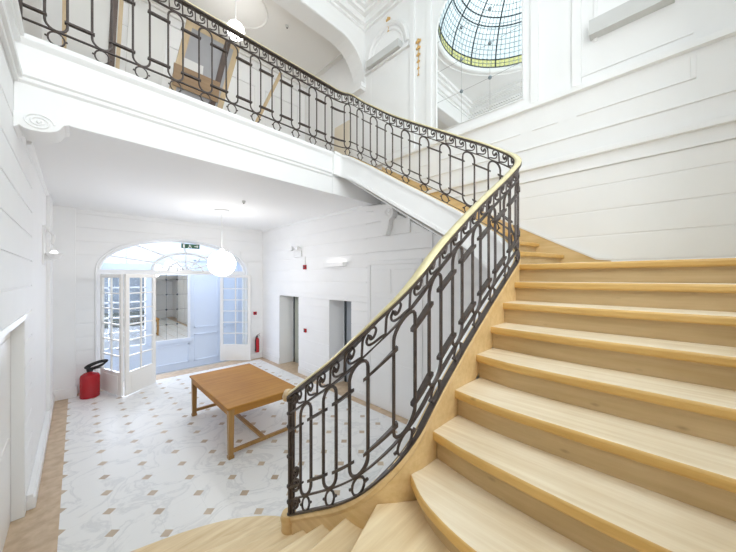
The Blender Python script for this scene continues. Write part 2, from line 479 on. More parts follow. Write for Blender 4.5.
# wall behind the stair with an unseen tall window added to let light in
WX0, WX1, WZ0, WZ1 = .1, 2.7, 3.3, 7.6
mb = MB()
mb.box(XL-.2, WX0, YS-.25, YS, 0, ZT+.4); mb.box(WX1, XR+.3, YS-.25, YS, 0, ZT+.4)
mb.box(WX0, WX1, YS-.25, YS, 0, WZ0); mb.box(WX0, WX1, YS-.25, YS, WZ1, ZT+.4)
struct('wall_front', mb, M['wall'])
mb = MB()
for x in (WX0, WX0+.87, WX0+1.73, WX1): mb.box(x-.03, x+.03, YS-.2, YS-.12, WZ0, WZ1)
for i in range(6): 
    z = WZ0 + (WZ1-WZ0)*i/5; mb.box(WX0, WX1, YS-.2, YS-.12, z-.025, z+.025)
w3 = struct('added_window', mb, M['white'])
mb = MB(); mb.box(WX0, WX1, YS-.165, YS-.16, WZ0, WZ1); struct('pane', mb, M['glass'], w3)

# ------------------------------------------------------------------ gallery slab, fascia, ceiling
mb = MB()
prof = [(4.35,ZG),(3.99,ZG),(3.99,4.735),(4.01,4.715),(4.035,4.70),(4.045,4.47),(4.015,4.455),(4.015,4.42),(4.035,4.41),(4.035,4.375),(4.06,4.36),(4.06,4.075),(4.34,4.075),(4.35,4.13)]
mb.prism([(XL, y, z) for y, z in prof], (3.18-XL, 0, 0))
mb.prism([(3.18, y, z) for y, z in [(4.35,4.70),(4.055,4.70),(4.055,4.075),(4.34,4.075),(4.35,4.13)]], (XR-3.18, 0, 0))
struct('trim_2', mb, M['plaster'], bevel=.006, seg=2)
mb = MB(); mb.box(XL, XR, 4.34, YB, ZC, ZC+.25); mb.box(XL, XR, 4.34, 7.0, ZC+.25, ZG-.02)
# cove at the wall head
struct('ceiling', mb, M['ceil'])
mb = MB(); mb.box(XL, XR, 4.06, 7.0, ZG-.02, ZG); struct('floor_gallery', mb, M['brownpanel'])
mb = MB(); mb.tube([(XL+.0, 5, ZC-.0), (XL, YB, ZC), (XH, YB, ZC), (XH, 4.36, ZC)], .045, 8); struct('trim_3', mb, M['ceil'])

# corbels carrying the beam
mb = MB()
out = [(XL,4.08),(-.05,4.08),(-.065,4.045),(-.085,4.03),(-.10,3.985),(-.115,3.93),(-.14,3.885),(-.18,3.845),(-.23,3.82),(-.29,3.81),(-.34,3.825),(-.365,3.86),(-.38,3.83),(XL,3.80)]
out = [(x, 4.08-(4.08-z)*.52) for x, z in out]
mb.prism([(x, 4.03, z) for x, z in out], (0, .32, 0))
cb = struct('trim_4', mb, M['plaster'], bevel=.006)
mb = MB()
def spiral(cx, cz, y, r0, r1, turns, n=40, ax='y', x=0, a0=0):
    P = []
    for i in range(n+1):
        t = i/n; a = a0 + t*turns*2*PI; r = r0 + (r1-r0)*t
        P.append((cx + r*1.35*math.cos(a), y, cz + r*math.sin(a)) if ax == 'y' else (x, cx + r*math.cos(a), cz + r*math.sin(a)))
    return P
mb.tube(spiral(-.25, 4.03, 4.025, .075, .015, 2.2), .009, 8)
mb.sphere((-.25, 4.03, 4.03), .016, 8)
struct('scroll', mb, M['plaster'], cb)
mb = MB()
out = [(4.32,4.075),(3.62,4.0),(3.55,3.94),(3.52,3.84),(3.55,3.75),(3.62,3.70),(3.64,3.55),(3.70,3.42),(3.80,3.42),(3.80,3.66),(3.90,3.84),(4.06,3.94),(4.32,3.98)]
mb.prism([(XH-.12, y, z) for y, z in out], (.14, 0, 0))
cb2 = struct('trim_5', mb, M['plaster'], bevel=.006)
mb = MB(); mb.tube(spiral(3.64, 3.83, 0, .085, .02, 2.2, ax='x', x=XH-.125), .012, 8); mb.sphere((XH-.12, 3.64, 3.83), .022, 8); struct('scroll', mb, M['plaster'], cb2)

# ------------------------------------------------------------------ gallery: arch, walls, ceiling
YA0, YA1, ZA, RA = 4.60, 4.95, 7.62, .60
mb = MB()
arch = []
for i in range(13):
    a = PI/2*i/12; arch.append((XL + RA*(1-math.cos(a))*1.15, ZA - .75*(1-math.sin(a))))
n1 = len(arch)
arch += [(XL+XR - x, z) for x, z in reversed(arch)]
for (x0, z0), (x1, z1) in zip(arch, arch[1:]):
    mb.prism([(x0,YA0,z0),(x1,YA0,z1),(x1,YA0,ZT+.3),(x0,YA0,ZT+.3)], (0, YA1-YA0, 0))
mb.tube([(x, YA0-.002, z+.02) for x, z in arch], .014, 8)
for x0, x1 in ((XL, XL+.14), (XR-.14, XR)):
    mb.box(x0, x1, YA0-.03, YA1+.02, 6.78, 6.87); mb.box(x0, x1, YA0-.01, YA1, 6.72, 6.78)
struct('wall_gallery_arch', mb, M['plaster'], angle=50)
mb = MB(); mb.box(XL, XR, YA1-.01, 7.2, 7.86, 8.0)
struct('ceiling_gallery', mb, M['warm'])
mb = MB()
ring = [(1.75+1.0*math.cos(2*PI*i/48), 5.75+.62*math.sin(2*PI*i/48), 7.855) for i in range(48)]
mb.tube(ring, .022, 8, True)
mb.tube([(XL+.12, 5.1, 7.86), (XR-.12, 5.1, 7.86), (XR-.12, 6.88, 7.86), (XL+.12, 6.88, 7.86)], .03, 8, True)
struct('trim_6', mb, M['warm'])
mb = MB()
mb.box(XL-.2, XR+.2, 7.0, 7.2, ZG-.2, 8.0)
for x0, x1 in ((-.2, .7), (.95, 1.9), (2.15, 3.1), (3.35, 4.3)):
    for z0, z1 in ((ZG+.25, ZG+.9), (ZG+1.05, 7.3)):
        for a in ((x0, x1, z0, z0+.03), (x0, x1, z1-.03, z1), (x0, x0+.03, z0, z1), (x1-.03, x1, z0, z1)):
            mb.box(a[0], a[1], 6.975, 7.0, a[2], a[3])
mb.box(XL, XR, 6.95, 7.0, 7.7, 7.86); mb.box(XL, XR, 6.97, 7.0, ZG, ZG+.16)
struct('wall_gallery', mb, M['plaster'])

# stairwell ceiling with a round opening, cornice
DC, DR = (2.2, 2.06), 1.80
mb = MB()
NS = 64
rect = []
for i in range(NS):
    a = 2*PI*i/NS; c, s = math.cos(a), math.sin(a)
    tx = ((XR if c > 0 else XL) - DC[0]) / c if abs(c) > 1e-9 else 1e9
    ty = ((YA0 if s > 0 else YS) - DC[1]) / s if abs(s) > 1e-9 else 1e9
    t = min(tx, ty); rect.append((DC[0]+c*t, DC[1]+s*t))
for i in range(NS):
    j = (i+1) % NS; a, b = 2*PI*i/NS, 2*PI*j/NS
    p, q = (DC[0]+DR*math.cos(a), DC[1]+DR*math.sin(a)), (DC[0]+DR*math.cos(b), DC[1]+DR*math.sin(b))
    mb.prism([(*p, ZT), (*q, ZT), (*rect[j], ZT), (*rect[i], ZT)], (0, 0, .08))
for cx, cy in ((XL, YS), (XR, YS), (XL, YA0), (XR, YA0)):   # corners missed by the fan
    sx, sy = (.6 if cx == XL else -.6), (.6 if cy == YS else -.6)
    mb.box(cx, cx+sx, cy, cy+sy, ZT+.005, ZT+.085)
mb.tube([(DC[0]+(DR+.05)*math.cos(2*PI*i/64), DC[1]+(DR+.05)*math.sin(2*PI*i/64), ZT) for i in range(64)], .05, 8, True)
mb.tube([(DC[0]+(DR+.22)*math.cos(2*PI*i/64), DC[1]+(DR+.22)*math.sin(2*PI*i/64), ZT) for i in range(64)], .025, 8, True)
struct('ceiling_stairwell', mb, M['ceil'])
mb = MB()
for z0, z1, p in ((8.02, 8.07, .05), (8.07, 8.20, .12), (8.20, 8.27, .20), (8.27, 8.36, .28)):
    mb.box(XR-p, XR, YS, YA0, z0, z1); mb.box(XL, XL+p, YS, YA0, z0, z1)
    mb.box(XL+p, XR-p, YA0-p, YA0, z0, z1); mb.box(XL+p, XR-p, YS, YS+p, z0, z1)
struct('trim_7', mb, M['plaster'])

# ------------------------------------------------------------------ dome skylight
dome = thing('dome_skylight', 'leaded glass dome skylight over the stairwell, seen reflected in the arched mirror', 'skylight', (DC[0], DC[1], ZT))
DHt = 1.55
def dpt(a, t, o=0):   # t 0 rim .. 1 top
    e = t*PI/2
    return (DC[0]+(DR+o)*math.cos(e)*math.cos(a), DC[1]+(DR+o)*math.cos(e)*math.sin(a), ZT+.06+(DHt+o)*math.sin(e))
def dstrip(t0, t1, n=64, k=12):
    mb = MB(); vs = []; fs = []
    for i in range(k+1):
        t = t0+(t1-t0)*i/k
        for j in range(n): vs.append(dpt(2*PI*j/n, t))
    for i in range(k):
        for j in range(n): fs.append((i*n+j, i*n+(j+1) % n, (i+1)*n+(j+1) % n, (i+1)*n+j))
    return mb.add(vs, fs, 0, True)
obj('dome_glass', dstrip(.085, .995), M['dome'], dome)
obj('border_glass', dstrip(0, .085, 64, 2), M['domeband'], dome)
for j in range(16):
    mb = MB(); mb.tube([dpt(2*PI*j/16+.1, i/16*.97) for i in range(17)], .020, 6); obj('rib', mb, M['lead'], dome)
for t in (.004, .085, .38, .45, .75):
    mb = MB(); mb.tube([dpt(2*PI*i/64, t) for i in range(64)], .016, 6, True); obj('ring', mb, M['lead'], dome)
mb = MB()
for j in range(96):
    if j % 6: mb.tube([dpt(2*PI*j/96+.1, i/9*.9) for i in range(10)], .008, 3)
for i in range(1, 19):
    mb.tube([dpt(2*PI*j/48, .045*i) for j in range(48)], .008, 3, True)
lo = obj('leading', mb, M['leadthin'], dome); lo['kind'] = 'stuff'

# ------------------------------------------------------------------ staircase
stair = thing('staircase', 'worn pale wooden staircase winding up around the open well to the gallery', 'staircase', (1.4, .2, 0))
NOS = {
 1: [(1.30,1.92),(1.52,2.05),(1.60,2.28),(1.56,2.52),(1.49,2.74),(1.18,3.02),(.84,3.19),(.40,3.32),(XL,3.46)],
 2: [(1.27,1.90),(1.41,2.0),(1.45,2.2),(1.40,2.36),(1.25,2.52),(.67,2.75),(.3,2.86),(XL,2.98)],
 3: [(1.22,1.90),(1.30,1.98),(1.29,2.10),(1.16,2.22),(.8,2.36),(.3,2.48),(XL,2.60)],
 4: [(1.10,1.96),(.8,2.03),(.4,2.12),(XL,2.24)],
 5: [(1.12,1.72),(.7,1.80),(XL,1.98)],
 6: [(1.116,1.503),(.824,1.527),(XL,1.62)],
 7: [(1.10,1.28),(.84,1.257),(XL,1.15)],
 8: [(1.13,1.066),(.87,.971),(XL,.50)],
 9: [(1.275,.953),(1.172,.817),(1.115,.65),(1.09,.496),(1.07,.2),(1.05,YS)],
 10: [(1.463,.94),(1.41,.70),(1.387,.454),(1.369,.166),(1.36,YS)],
 11: [(1.718,.94),(1.67,.70),(1.66,.5),(1.66,.2),(1.67,YS)],
 12: [(2.03,.94),(1.97,.7),(1.95,.4),(1.95,YS)],
 13: [(2.28,.94),(2.24,.6),(2.23,.4),(2.23,YS)],
 14: [(2.53,.94),(2.51,.5),(2.51,YS)],
 15: [(2.81,.94),(2.79,.5),(2.79,YS)],
 16: [(3.07,.995),(3.07,.5),(3.07,YS)],
 17: [(3.31,1.24),(3.9,1.0),(XR,.86)],
}
for k in range(18, 29):
    t = (k-18)/10
    NOS[k] = [(3.35, 1.40+t*(YF-1.40)), (XR, 1.15+t*(YF-1.15))]
NOS[29] = [(3.35, YF+.3), (XR, YF+.3)]
def dedup(P):
    Q = []
    for p in P:
        if not Q or (Vector(p)-Vector(Q[-1])).length > .004: Q.append(p)
    if (Vector(Q[0])-Vector(Q[-1])).length < .004: Q.pop()
    return Q
def smooth(P, it=2):
    for _ in range(it):
        Q = [P[0]]
        for a, b in zip(P, P[1:]):
            Q += [(a[0]*.75+b[0]*.25, a[1]*.75+b[1]*.25), (a[0]*.25+b[0]*.75, a[1]*.25+b[1]*.75)]
        Q.append(P[-1]); P = Q
    return P
TT = .056
SM = {k: (smooth(v) if k in (1,2,3,9,10,11) else v) for k, v in NOS.items()}
for k in range(1, 28):
    F, B = SM[k], SM[k+1]
    z = k*RISE + {1: .0, 2: .03, 3: .06, 4: .075}.get(k, .03 if k <= 8 else 0)
    mid = []
    if k == 8: mid = [(XL, YS)]
    if k == 16: mid = [(XR, YS)]
    if k <= 3: poly = F + [(XL, 1.85), (1.2, 1.85)]
    elif k == 4: poly = F + [(XL, 1.7), (1.14, 1.7)]
    else:
        fm = Vector(F[len(F)//2]); 
        dirs = []
        Bo = []
        for i, p in enumerate(B):      # push the back edge a little under the next riser
            q = Vector(p); t = Vector(B[min(i+1, len(B)-1)]) - Vector(B[max(i-1, 0)])
            nrm = Vector((-t.y, t.x)).normalized()
            if nrm.dot(q - Vector(F[min(i, len(F)-1)])) < 0: nrm = -nrm
            Bo.append(tuple(q + nrm*.05))
        poly = F + mid + list(reversed(Bo))
    poly = dedup(poly)
    axis = 'x' if k <= 8 or k >= 17 else 'y'
    mb = MB(); mb.prism([(x, y, z) for x, y in poly], (0, 0, -TT), 0, 1, 1)
    obj('tread', mb, [M['worn_'+axis], M['var_'+axis]], stair, bevel=.017, seg=3)
    # riser
    mb = MB(); R = []
    for i, p in enumerate(F):
        q = Vector(p); t = Vector(F[min(i+1, len(F)-1)]) - Vector(F[max(i-1, 0)]); nrm = Vector((-t.y, t.x)).normalized()
        R.append((q, nrm))
    tgt = Vector(((F[0][0]+F[-1][0])/2, (F[0][1]+F[-1][1])/2))
    cen = Vector((0,0))
    back = Vector((sum(p[0] for p in poly)/len(poly), sum(p[1] for p in poly)/len(poly)))
    if sum((back - q).dot(n) for q, n in R) < 0: R = [(q, -n) for q, n in R]
    pts = [(q.x, q.y, 0) for q, n in R]; sds = [(n.x, n.y, 0) for q, n in R]
    mb.ribbon(pts, sds, .040, .060, z-RISE-.002, z-TT+.002)
    mb.ribbon(pts, sds, .028, .042, z-TT-.014, z-TT+.002)   # scotia under the nosing
    obj('riser', mb, M['ris_'+axis], stair)

# inner path (rail line)
SEG = [('l', (1.1,1.9), (0,-1), .66), ('a', (1.4,1.24), PI, .30), ('l', (1.4,.94), (1,0), 1.47), ('a', (2.87,1.42), -PI/2, .48),
       ('l', (3.35,1.42), (0,1), 2.44), ('a', (3.15,3.86), 0, .20), ('l', (3.15,4.06), (-1,0), 3.51)]
LEN = [g[3] if g[0] == 'l' else g[3]*PI/2 for g in SEG]
STOT = sum(LEN)
def P(s):
    s = max(0, min(STOT, s))
    for g, l in zip(SEG, LEN):
        if s <= l + 1e-9 or g is SEG[-1]:
            if g[0] == 'l': return Vector((g[1][0]+g[2][0]*s, g[1][1]+g[2][1]*s)), Vector(g[2])
            a = g[2] + s/g[3]
            return Vector((g[1][0]+g[3]*math.cos(a), g[1][1]+g[3]*math.sin(a))), Vector((-math.sin(a), math.cos(a)))
        s -= l
def interp(tab, s):
    n = len(tab)
    if s <= tab[0][0]: return tab[0][1]
    if s >= tab[-1][0]: return tab[-1][1]
    for i in range(n-1):
        if s <= tab[i+1][0]:
            (x0,y0),(x1,y1) = tab[i], tab[i+1]; h = x1-x0; d = (y1-y0)/h
            def tan(j):
                if j == 0 or j == n-1: return d
                a = (tab[j][1]-tab[j-1][1])/(tab[j][0]-tab[j-1][0]); b = (tab[j+1][1]-tab[j][1])/(tab[j+1][0]-tab[j][0])
                return 0 if a*b <= 0 else 2*a*b/(a+b)
            m0, m1 = tan(i), tan(i+1); t = (s-x0)/h
            return (2*t**3-3*t**2+1)*y0+(t**3-2*t**2+t)*h*m0+(-2*t**3+3*t**2)*y1+(t**3-t**2)*h*m1
BT = [(0,.867),(.254,1.043),(.52,1.226),(.70,1.37),(.9,1.565),(1.131,1.79),(1.527,2.073),(2.381,2.595),(2.68,2.765),(3.0,2.965),(3.309,3.175),(3.61,3.385),(4.62,4.025),(5.355,4.49),(5.795,4.73),(6.109,4.80),(9.66,4.80)]
HT = [(0,.88),(2.3,.88),(2.9,.925),(3.3,.93),(3.7,.905),(4.6,.91),(5.27,.97),(5.8,1.09),(6.17,1.135),(9.66,1.135)]
base = lambda s: interp(BT, s)
hgt = lambda s: interp(HT, s)
def Q(s, h, o=0.0):
    p, t = P(s); n = Vector((-t.y, t.x))
    p = p + n*o
    return Vector((p.x, p.y, base(s) + h*hgt(s)))
def side(s):
    p, t = P(s); return Vector((-t.y, t.x, 0))
def srange(a, b, step=.05):
    n = max(2, int(abs(b-a)/step)+1); return [a+(b-a)*i/n for i in range(n+1)]

# strings
S1 = srange(-.0, 6.0)
mb = MB()
pts = [Q(s, 0) for s in S1]; sds = [side(s) for s in S1]
mb.ribbon(pts, sds, -.012, .035, [-.34]*len(S1), [-.004]*len(S1))
mb.tube([Q(s, 0, .008) + Vector((0,0,-.028)) for s in S1], .030, 8)
# curtail block at the foot
mb.lathe([(.05,0),(.058,.03),(.054,.06),(.062,.11),(.05,.14),(.001,.145)], (1.10, 1.92, .74), 20)
obj('curb_string', mb, M['string'], stair)
S2 = srange(.35, 6.11)
mb = MB()
pts = [Q(s, 0) for s in S2]; sds = [side(s) for s in S2]
bot = [-.40 - .22*max(0, min(1, (3.5-s)/.8)) for s in S2]
mb.ribbon(pts, sds, .02, .085, bot, [-.02]*len(S2))
mb.ribbon(pts, sds, .03, .105, [-.05]*len(S2), [-.008]*len(S2))
m5 = [i for i, s in enumerate(S2) if s < 5.80]
mb.ribbon([pts[i] for i in m5], [sds[i] for i in m5], .0, .10, [bot[i]-.002 for i in m5], [bot[i]+.05 for i in m5])
obj('outer_string', mb, M['plaster'], stair)
# wall string
W = [(.40,2.80),(.54,2.82),(.9,3.02),(1.425,3.32),(4.06,4.90)]
mb = MB(); mb.ribbon([(XR-.035, y, z) for y, z in W], [(1,0,0)]*len(W), 0, .035, -.33, 0)
obj('wall_string', mb, M['string'], stair)
mb = MB(); mb.ribbon([(XR-.045, y, z) for y, z in W], [(1,0,0)]*len(W), 0, .045, 0, .022)
obj('string_cap', mb, M['paper'], stair)
# soffit
mb = MB(); vs = []; fs = []
ks = list(range(9, 29))
for k in ks:
    a, b = NOS[k][0], NOS[k][-1]; zz = k*RISE-.32
    vs += [(a[0], a[1], zz), (b[0], b[1], zz)]
    if k == 16: vs += [(3.2, .98, zz), (XR, YS, zz)]
n = len(vs)//2
for i in range(n-1): fs.append((i*2, i*2+1, i*2+3, i*2+2))
mb.add(vs, fs); so = obj('soffit', mb, M['plaster'], stair)
sm = so.modifiers.new('thick', 'SOLIDIFY'); sm.thickness = .02

# ------------------------------------------------------------------ railing
rail = thing('stair_railing', 'dark wrought iron railing with brass handrail following stairs and gallery edge', 'railing', (1.1, 1.9, .867))
SA = srange(0, STOT, .035)
def flat(name, h, w, t, s0=0, s1=STOT, mat='iron', parent=rail, step=.04, dz=0):
    S = srange(s0, s1, step); mb = MB()
    mb.ribbon([Q(s, h) + Vector((0,0,dz)) for s in S], [side(s) for s in S], -w/2, w/2, -t/2, t/2)
    return obj(name, mb, M[mat], parent)
# handrail: brass moulding over an iron core bar
S = srange(-.0, STOT, .035); mb = MB()
prof = [(-.026,-.004),(-.030,.006),(-.022,.018),(0,.023),(.022,.018),(.030,.006),(.026,-.004)]
vs = []; fs = []; K = len(prof)
for s in S:
    c = Q(s, 1.0); d = side(s)
    for a, b in prof: vs.append(c + d*a + Vector((0,0,b)))
for i in range(len(S)-1):
    for j in range(K): fs.append((i*K+j, i*K+(j+1) % K, (i+1)*K+(j+1) % K, (i+1)*K+j))
fs.append(tuple(range(K))); fs.append(tuple((len(S)-1)*K+j for j in reversed(range(K))))
mb.add(vs, fs, 0, True)
hr = obj('handrail', mb, M['brass'], rail, angle=60)
hr['label'] = 'brass handrail with iron core'
mb = MB(); e = Q(0, 1.0); mb.tube([e+Vector((0,-.01,.012)), e+Vector((0,.03,.0)), e+Vector((.0,.05,-.03)), e+Vector((0,.05,-.055))], [.032,.036,.034,.026], 12); obj('handrail_end', mb, M['tan'], hr)
flat('core_bar', 1.0, .062, .02, dz=-.014)
flat('frieze_rail', .845, .024, .012)
flat('lower_rail', .128, .022, .012)
flat('base_rail', .0, .036, .014, 0, 6.0, dz=.006)
RINGS = [.2, .466, .715, .985, 1.235, 1.505, 1.79, 2.067, 2.381, 2.67, 2.96] + [3.25] + [3.566+.318*j for j in range(8)] + [6.169+.323*i for i in range(11)]
for i, s in enumerate(RINGS):
    pitch = .272 if i < 11 else .318
    w = pitch*.235
    # loop: long stadium
    pts = []
    n = 10
    hw = hgt(s)
    rt = w/hw
    top, bot_ = .838, .132
    for k in range(n+1):
        a = PI - PI*k/n; pts.append(Q(s + w*math.cos(a), top - rt*1.0 + rt*1.0*math.sin(a)))
    for k in range(1, 8): pts.append(Q(s + w, top-rt + (bot_+rt-(top-rt))*k/8))
    for k in range(n+1):
        a = -PI*k/n; pts.append(Q(s + w*math.cos(a), bot_ + rt + rt*math.sin(a)))
    for k in range(1, 8): pts.append(Q(s - w, bot_+rt + (top-bot_-2*rt)*k/8))
    mb = MB(); mb.tube(pts, .0105, 6, True); obj('baluster_loop', mb, M['iron'], rail)
    # ring with little spurs
    mb = MB(); r = .058*hw/1.0 if i < 20 else .062
    cy = .064; rh = .056
    rw = .043 if i < 11 else .052 if i < 20 else .056
    mb.tube([Q(s + rw*math.cos(2*PI*k/16), cy + rh*math.sin(2*PI*k/16)) for k in range(16)], .0075, 6, True)
    for sg in (-1, 1): mb.tube([Q(s+sg*rw, cy), Q(s+sg*(rw+.019), cy+.004)], .009, 6)
    obj('ring', mb, M['iron'], rail)
    # tie bars to the next loop
    if i < len(RINGS)-1:
        s2 = RINGS[i+1]; w2 = (.272 if i+1 < 11 else .318)*.235
        for h in (.235, .70):
            S = srange(s+w-.02, s2-w2+.02, .03); mb = MB()
            mb.ribbon([Q(q, h) for q in S], [side(q) for q in S], -.018, .018, -.010, .010)
            obj('tie_bar', mb, M['iron'], rail)
# first and last tie bars
for s0, s1 in ((0, RINGS[0]-.05), (RINGS[-1]+.06, STOT)):
    for h in (.235, .70):
        S = srange(s0, s1, .03); mb = MB(); mb.ribbon([Q(q, h) for q in S], [side(q) for q in S], -.017, .017, -.008, .008); obj('tie_bar', mb, M['iron'], rail)
# running scroll frieze
def crom(pts, n=5):
    out = []
    for i in range(len(pts)-1):
        p0, p1, p2, p3 = pts[max(i-1,0)], pts[i], pts[i+1], pts[min(i+2,len(pts)-1)]
        for k in range(n):
            t = k/n
            out.append(tuple(.5*((2*p1[j]) + (-p0[j]+p2[j])*t + (2*p0[j]-5*p1[j]+4*p2[j]-p3[j])*t*t + (-p0[j]+3*p1[j]-3*p2[j]+p3[j])*t**3) for j in (0,1)))
    out.append(pts[-1]); return out
c1 = crom([(.08,.0),(.10,.45),(.14,.82),(.34,1.0),(.60,.92),(.70,.68),(.60,.46),(.46,.50),(.46,.64)], 4)
c2 = crom([(.40,.80),(.30,.58),(.38,.32),(.60,.17),(.90,.10),(1.08,.02)], 4)
ns = 70; s = .05
while s < STOT - .1:
    p = .136
    mb = MB()
    h0, hh = .852, .128
    mb.tube([Q(s+a*p, h0+b*hh) for a, b in c1], .0075, 5)
    mb.tube([Q(s+a*p, h0+b*hh) for a, b in c2], .0075, 5)
    mb.sphere(Q(s+.46*p, h0+.62*hh), .012, 5)
    obj('scroll', mb, M['iron'], rail)
    s += p
# newel of the railing: twin bars with scrolls
mb = MB()
a, b = Q(0, 0), Q(0, .985)
mb.tube([a, a+(b-a)*.3, a+(b-a)*.6, b], .019, 8)
for t in (0.01, .12, .25, .5, .75, .86, .97):
    c = a+(b-a)*t; mb.lathe([(.019,-.012),(.027,-.006),(.027,.006),(.019,.012)], c, 10)
nw = obj('newel_post', mb, M['iron'], rail)
mb = MB()
for hc, sg, r0 in ((.085, 1, .050), (.23, -1, .058), (.335, 1, .045), (.93, -1, .04)):
    mb.tube([Q(.072 + sg*(r0*(1-.62*i/22))*math.cos(i/22*3*PI), hc + (r0*(1-.62*i/22))*math.sin(i/22*3*PI)) for i in range(23)], .010, 6)
    mb.sphere(Q(.072, hc), .014, 5)
mb.tube([(1.1, 1.86, .87), (1.1, 1.86, 1.70)], .012, 6)
obj('newel_scroll', mb, M['iron'], rail)
e = Q(STOT, 0); mb = MB(); mb.box(e.x-.012, e.x+.012, e.y-.02, e.y+.02, ZG, e.z+1.12); obj('end_post', mb, M['iron'], rail)

# ------------------------------------------------------------------ table
tb = thing('table', 'square-edged oak table with low stretchers standing on the marble hall floor', 'table', (2.07, 5.28, 0))
X0, X1, Y0, Y1 = 1.50, 2.64, 4.30, 6.27
mb = MB(); mb.box(X0, X1, Y0, Y1, .715, .75); obj('tabletop', mb, M['oak'], tb, bevel=.008)
mb = MB()
mb.box(X0+.03, X1-.03, Y0+.03, Y0+.055, .62, .715); mb.box(X0+.03, X1-.03, Y1-.055, Y1-.03, .62, .715)
mb.box(X0+.03, X0+.055, Y0+.03, Y1-.03, .62, .715); mb.box(X1-.055, X1-.03, Y0+.03, Y1-.03, .62, .715)
obj('apron', mb, M['oak'], tb)
for x in (X0+.065, X1-.065):
    for y in (Y0+.065, Y1-.065):
        mb = MB(); t, b = .042, .033
        mb.add([(x-b,y-b,.03),(x+b,y-b,.03),(x+b,y+b,.03),(x-b,y+b,.03),(x-t,y-t,.715),(x+t,y-t,.715),(x+t,y+t,.715),(x-t,y+t,.715)],
               [(0,3,2,1),(4,5,6,7),(0,1,5,4),(1,2,6,5),(2,3,7,6),(3,0,4,7)])
        lg = obj('leg', mb, M['oakleg'], tb, bevel=.005)
        mb = MB(); mb.box(x-.04, x+.04, y-.04, y+.04, 0, .045); obj('foot', mb, M['oakleg'], lg, bevel=.006)
for y in (Y0+.065, Y1-.065):
    mb = MB(); mb.box(X0+.09, X1-.09, y-.022, y+.022, .07, .12); obj('stretcher', mb, M['oakleg'], tb, bevel=.004)
xm = (X0+X1)/2
mb = MB(); mb.box(xm-.03, xm+.03, Y0+.087, Y1-.087, .075, .115); obj('stretcher', mb, M['oakleg'], tb, bevel=.004)

# ------------------------------------------------------------------ lamps
pl = thing('pendant_lamp', 'white opal glass globe pendant hanging from the hall ceiling in front of the arch', 'lamp', (2.32, 7.0, ZC))
mb = MB(); mb.sphere((2.32, 7.0, 2.92), .285, 18); obj('globe', mb, M['globe'], pl)
mb = MB(); mb.tube([(2.32,7.0,3.24),(2.32,7.0,ZC-.03)], .012, 8); obj('rod', mb, M['white'], pl)
mb = MB(); mb.lathe([(.001,0),(.16,0),(.15,-.03),(.03,-.05),(.001,-.05)], (2.32,7.0,ZC-.0), 24); obj('ceiling_plate', mb, M['white'], pl)
mb = MB(); mb.lathe([(.05,0),(.06,.03),(.05,.07),(.02,.09)], (2.32,7.0,3.185), 16); obj('collar', mb, M['white'], pl)
pg = thing('pendant_lamp', 'small white glass globe lamp under the gallery ceiling behind the railing', 'lamp', (2.1, 5.6, 7.86))
mb = MB(); mb.sphere((2.1, 5.6, 7.22), .155, 16); obj('globe', mb, M['globe2'], pg)
mb = MB(); mb.tube([(2.1,5.6,7.36),(2.1,5.6,7.84)], .010, 8); obj('rod', mb, M['white'], pg)
mb = MB(); mb.lathe([(.001,0),(.08,0),(.07,-.03),(.001,-.04)], (2.1,5.6,7.86), 16); obj('ceiling_plate', mb, M['white'], pg)

def uplighter(label, x, sx, y0, y1, z0, z1, depth, mat):
    t = thing('wall_light', label, 'wall light', (x, (y0+y1)/2, z0), 'long box uplighters on the walls')
    xa = x + sx*depth
    mb = MB()
    xi = xa-sx*.015
    mb.box(x, xi, y0+.015, y1-.015, z0+.001, z0+.015); mb.box(xi, xa, y0, y1, z0, z1)
    mb.box(x, xi, y0, y0+.015, z0, z1); mb.box(x, xi, y1-.015, y1, z0, z1)
    obj('housing', mb, mat, t)
    mb = MB(); mb.tube([(x+sx*depth*.5, y0+.04, z0+.05), (x+sx*depth*.5, y1-.04, z0+.05)], .018, 10); obj('lamp_tube', mb, M['tube'], t)
    return t
uplighter('long grey box uplighter on the stair wall nearest the camera, right of the arched mirror', XR, -1, -.12, .60, 5.53, 5.71, .12, M['grey'])
uplighter('grey box uplighter inside the arched niche high on the stair wall', XR, -1, 3.55, 4.42, 7.07, 7.22, .13, M['grey'])
uplighter('white box uplighter on the entrance hall wall above the doorways', XH, -1, 4.98, 5.72, 2.86, 2.95, .12, M['white'])
# sconce on the left wall
sc = thing('wall_sconce', 'white scrolled wall sconce on the left wall under the gallery', 'wall light', (XL, 7.1, 2.9))
mb = MB(); mb.lathe([(.02,-.10),(.06,-.09),(.10,-.02),(.115,.0),(.10,.0),(.06,-.05),(.02,-.06)], (-.27, 7.1, 3.0), 18); obj('bowl', mb, M['white'], sc)
mb = MB(); mb.box(XL, XL+.03, 7.04, 7.16, 2.82, 3.45); mb.tube([(XL+.02, 7.1, 3.3), (-.34, 7.1, 3.38), (-.27, 7.1, 3.3), (-.29, 7.1, 3.15)], .022, 8); mb.box(XL+.0, -.27, 7.085, 7.115, 2.9, 2.94)
obj('bracket', mb, M['white'], sc, bevel=.004)
mb = MB(); mb.sphere((-.27, 7.1, 3.01), .045, 8); obj('bulb', mb, M['tube'], sc)

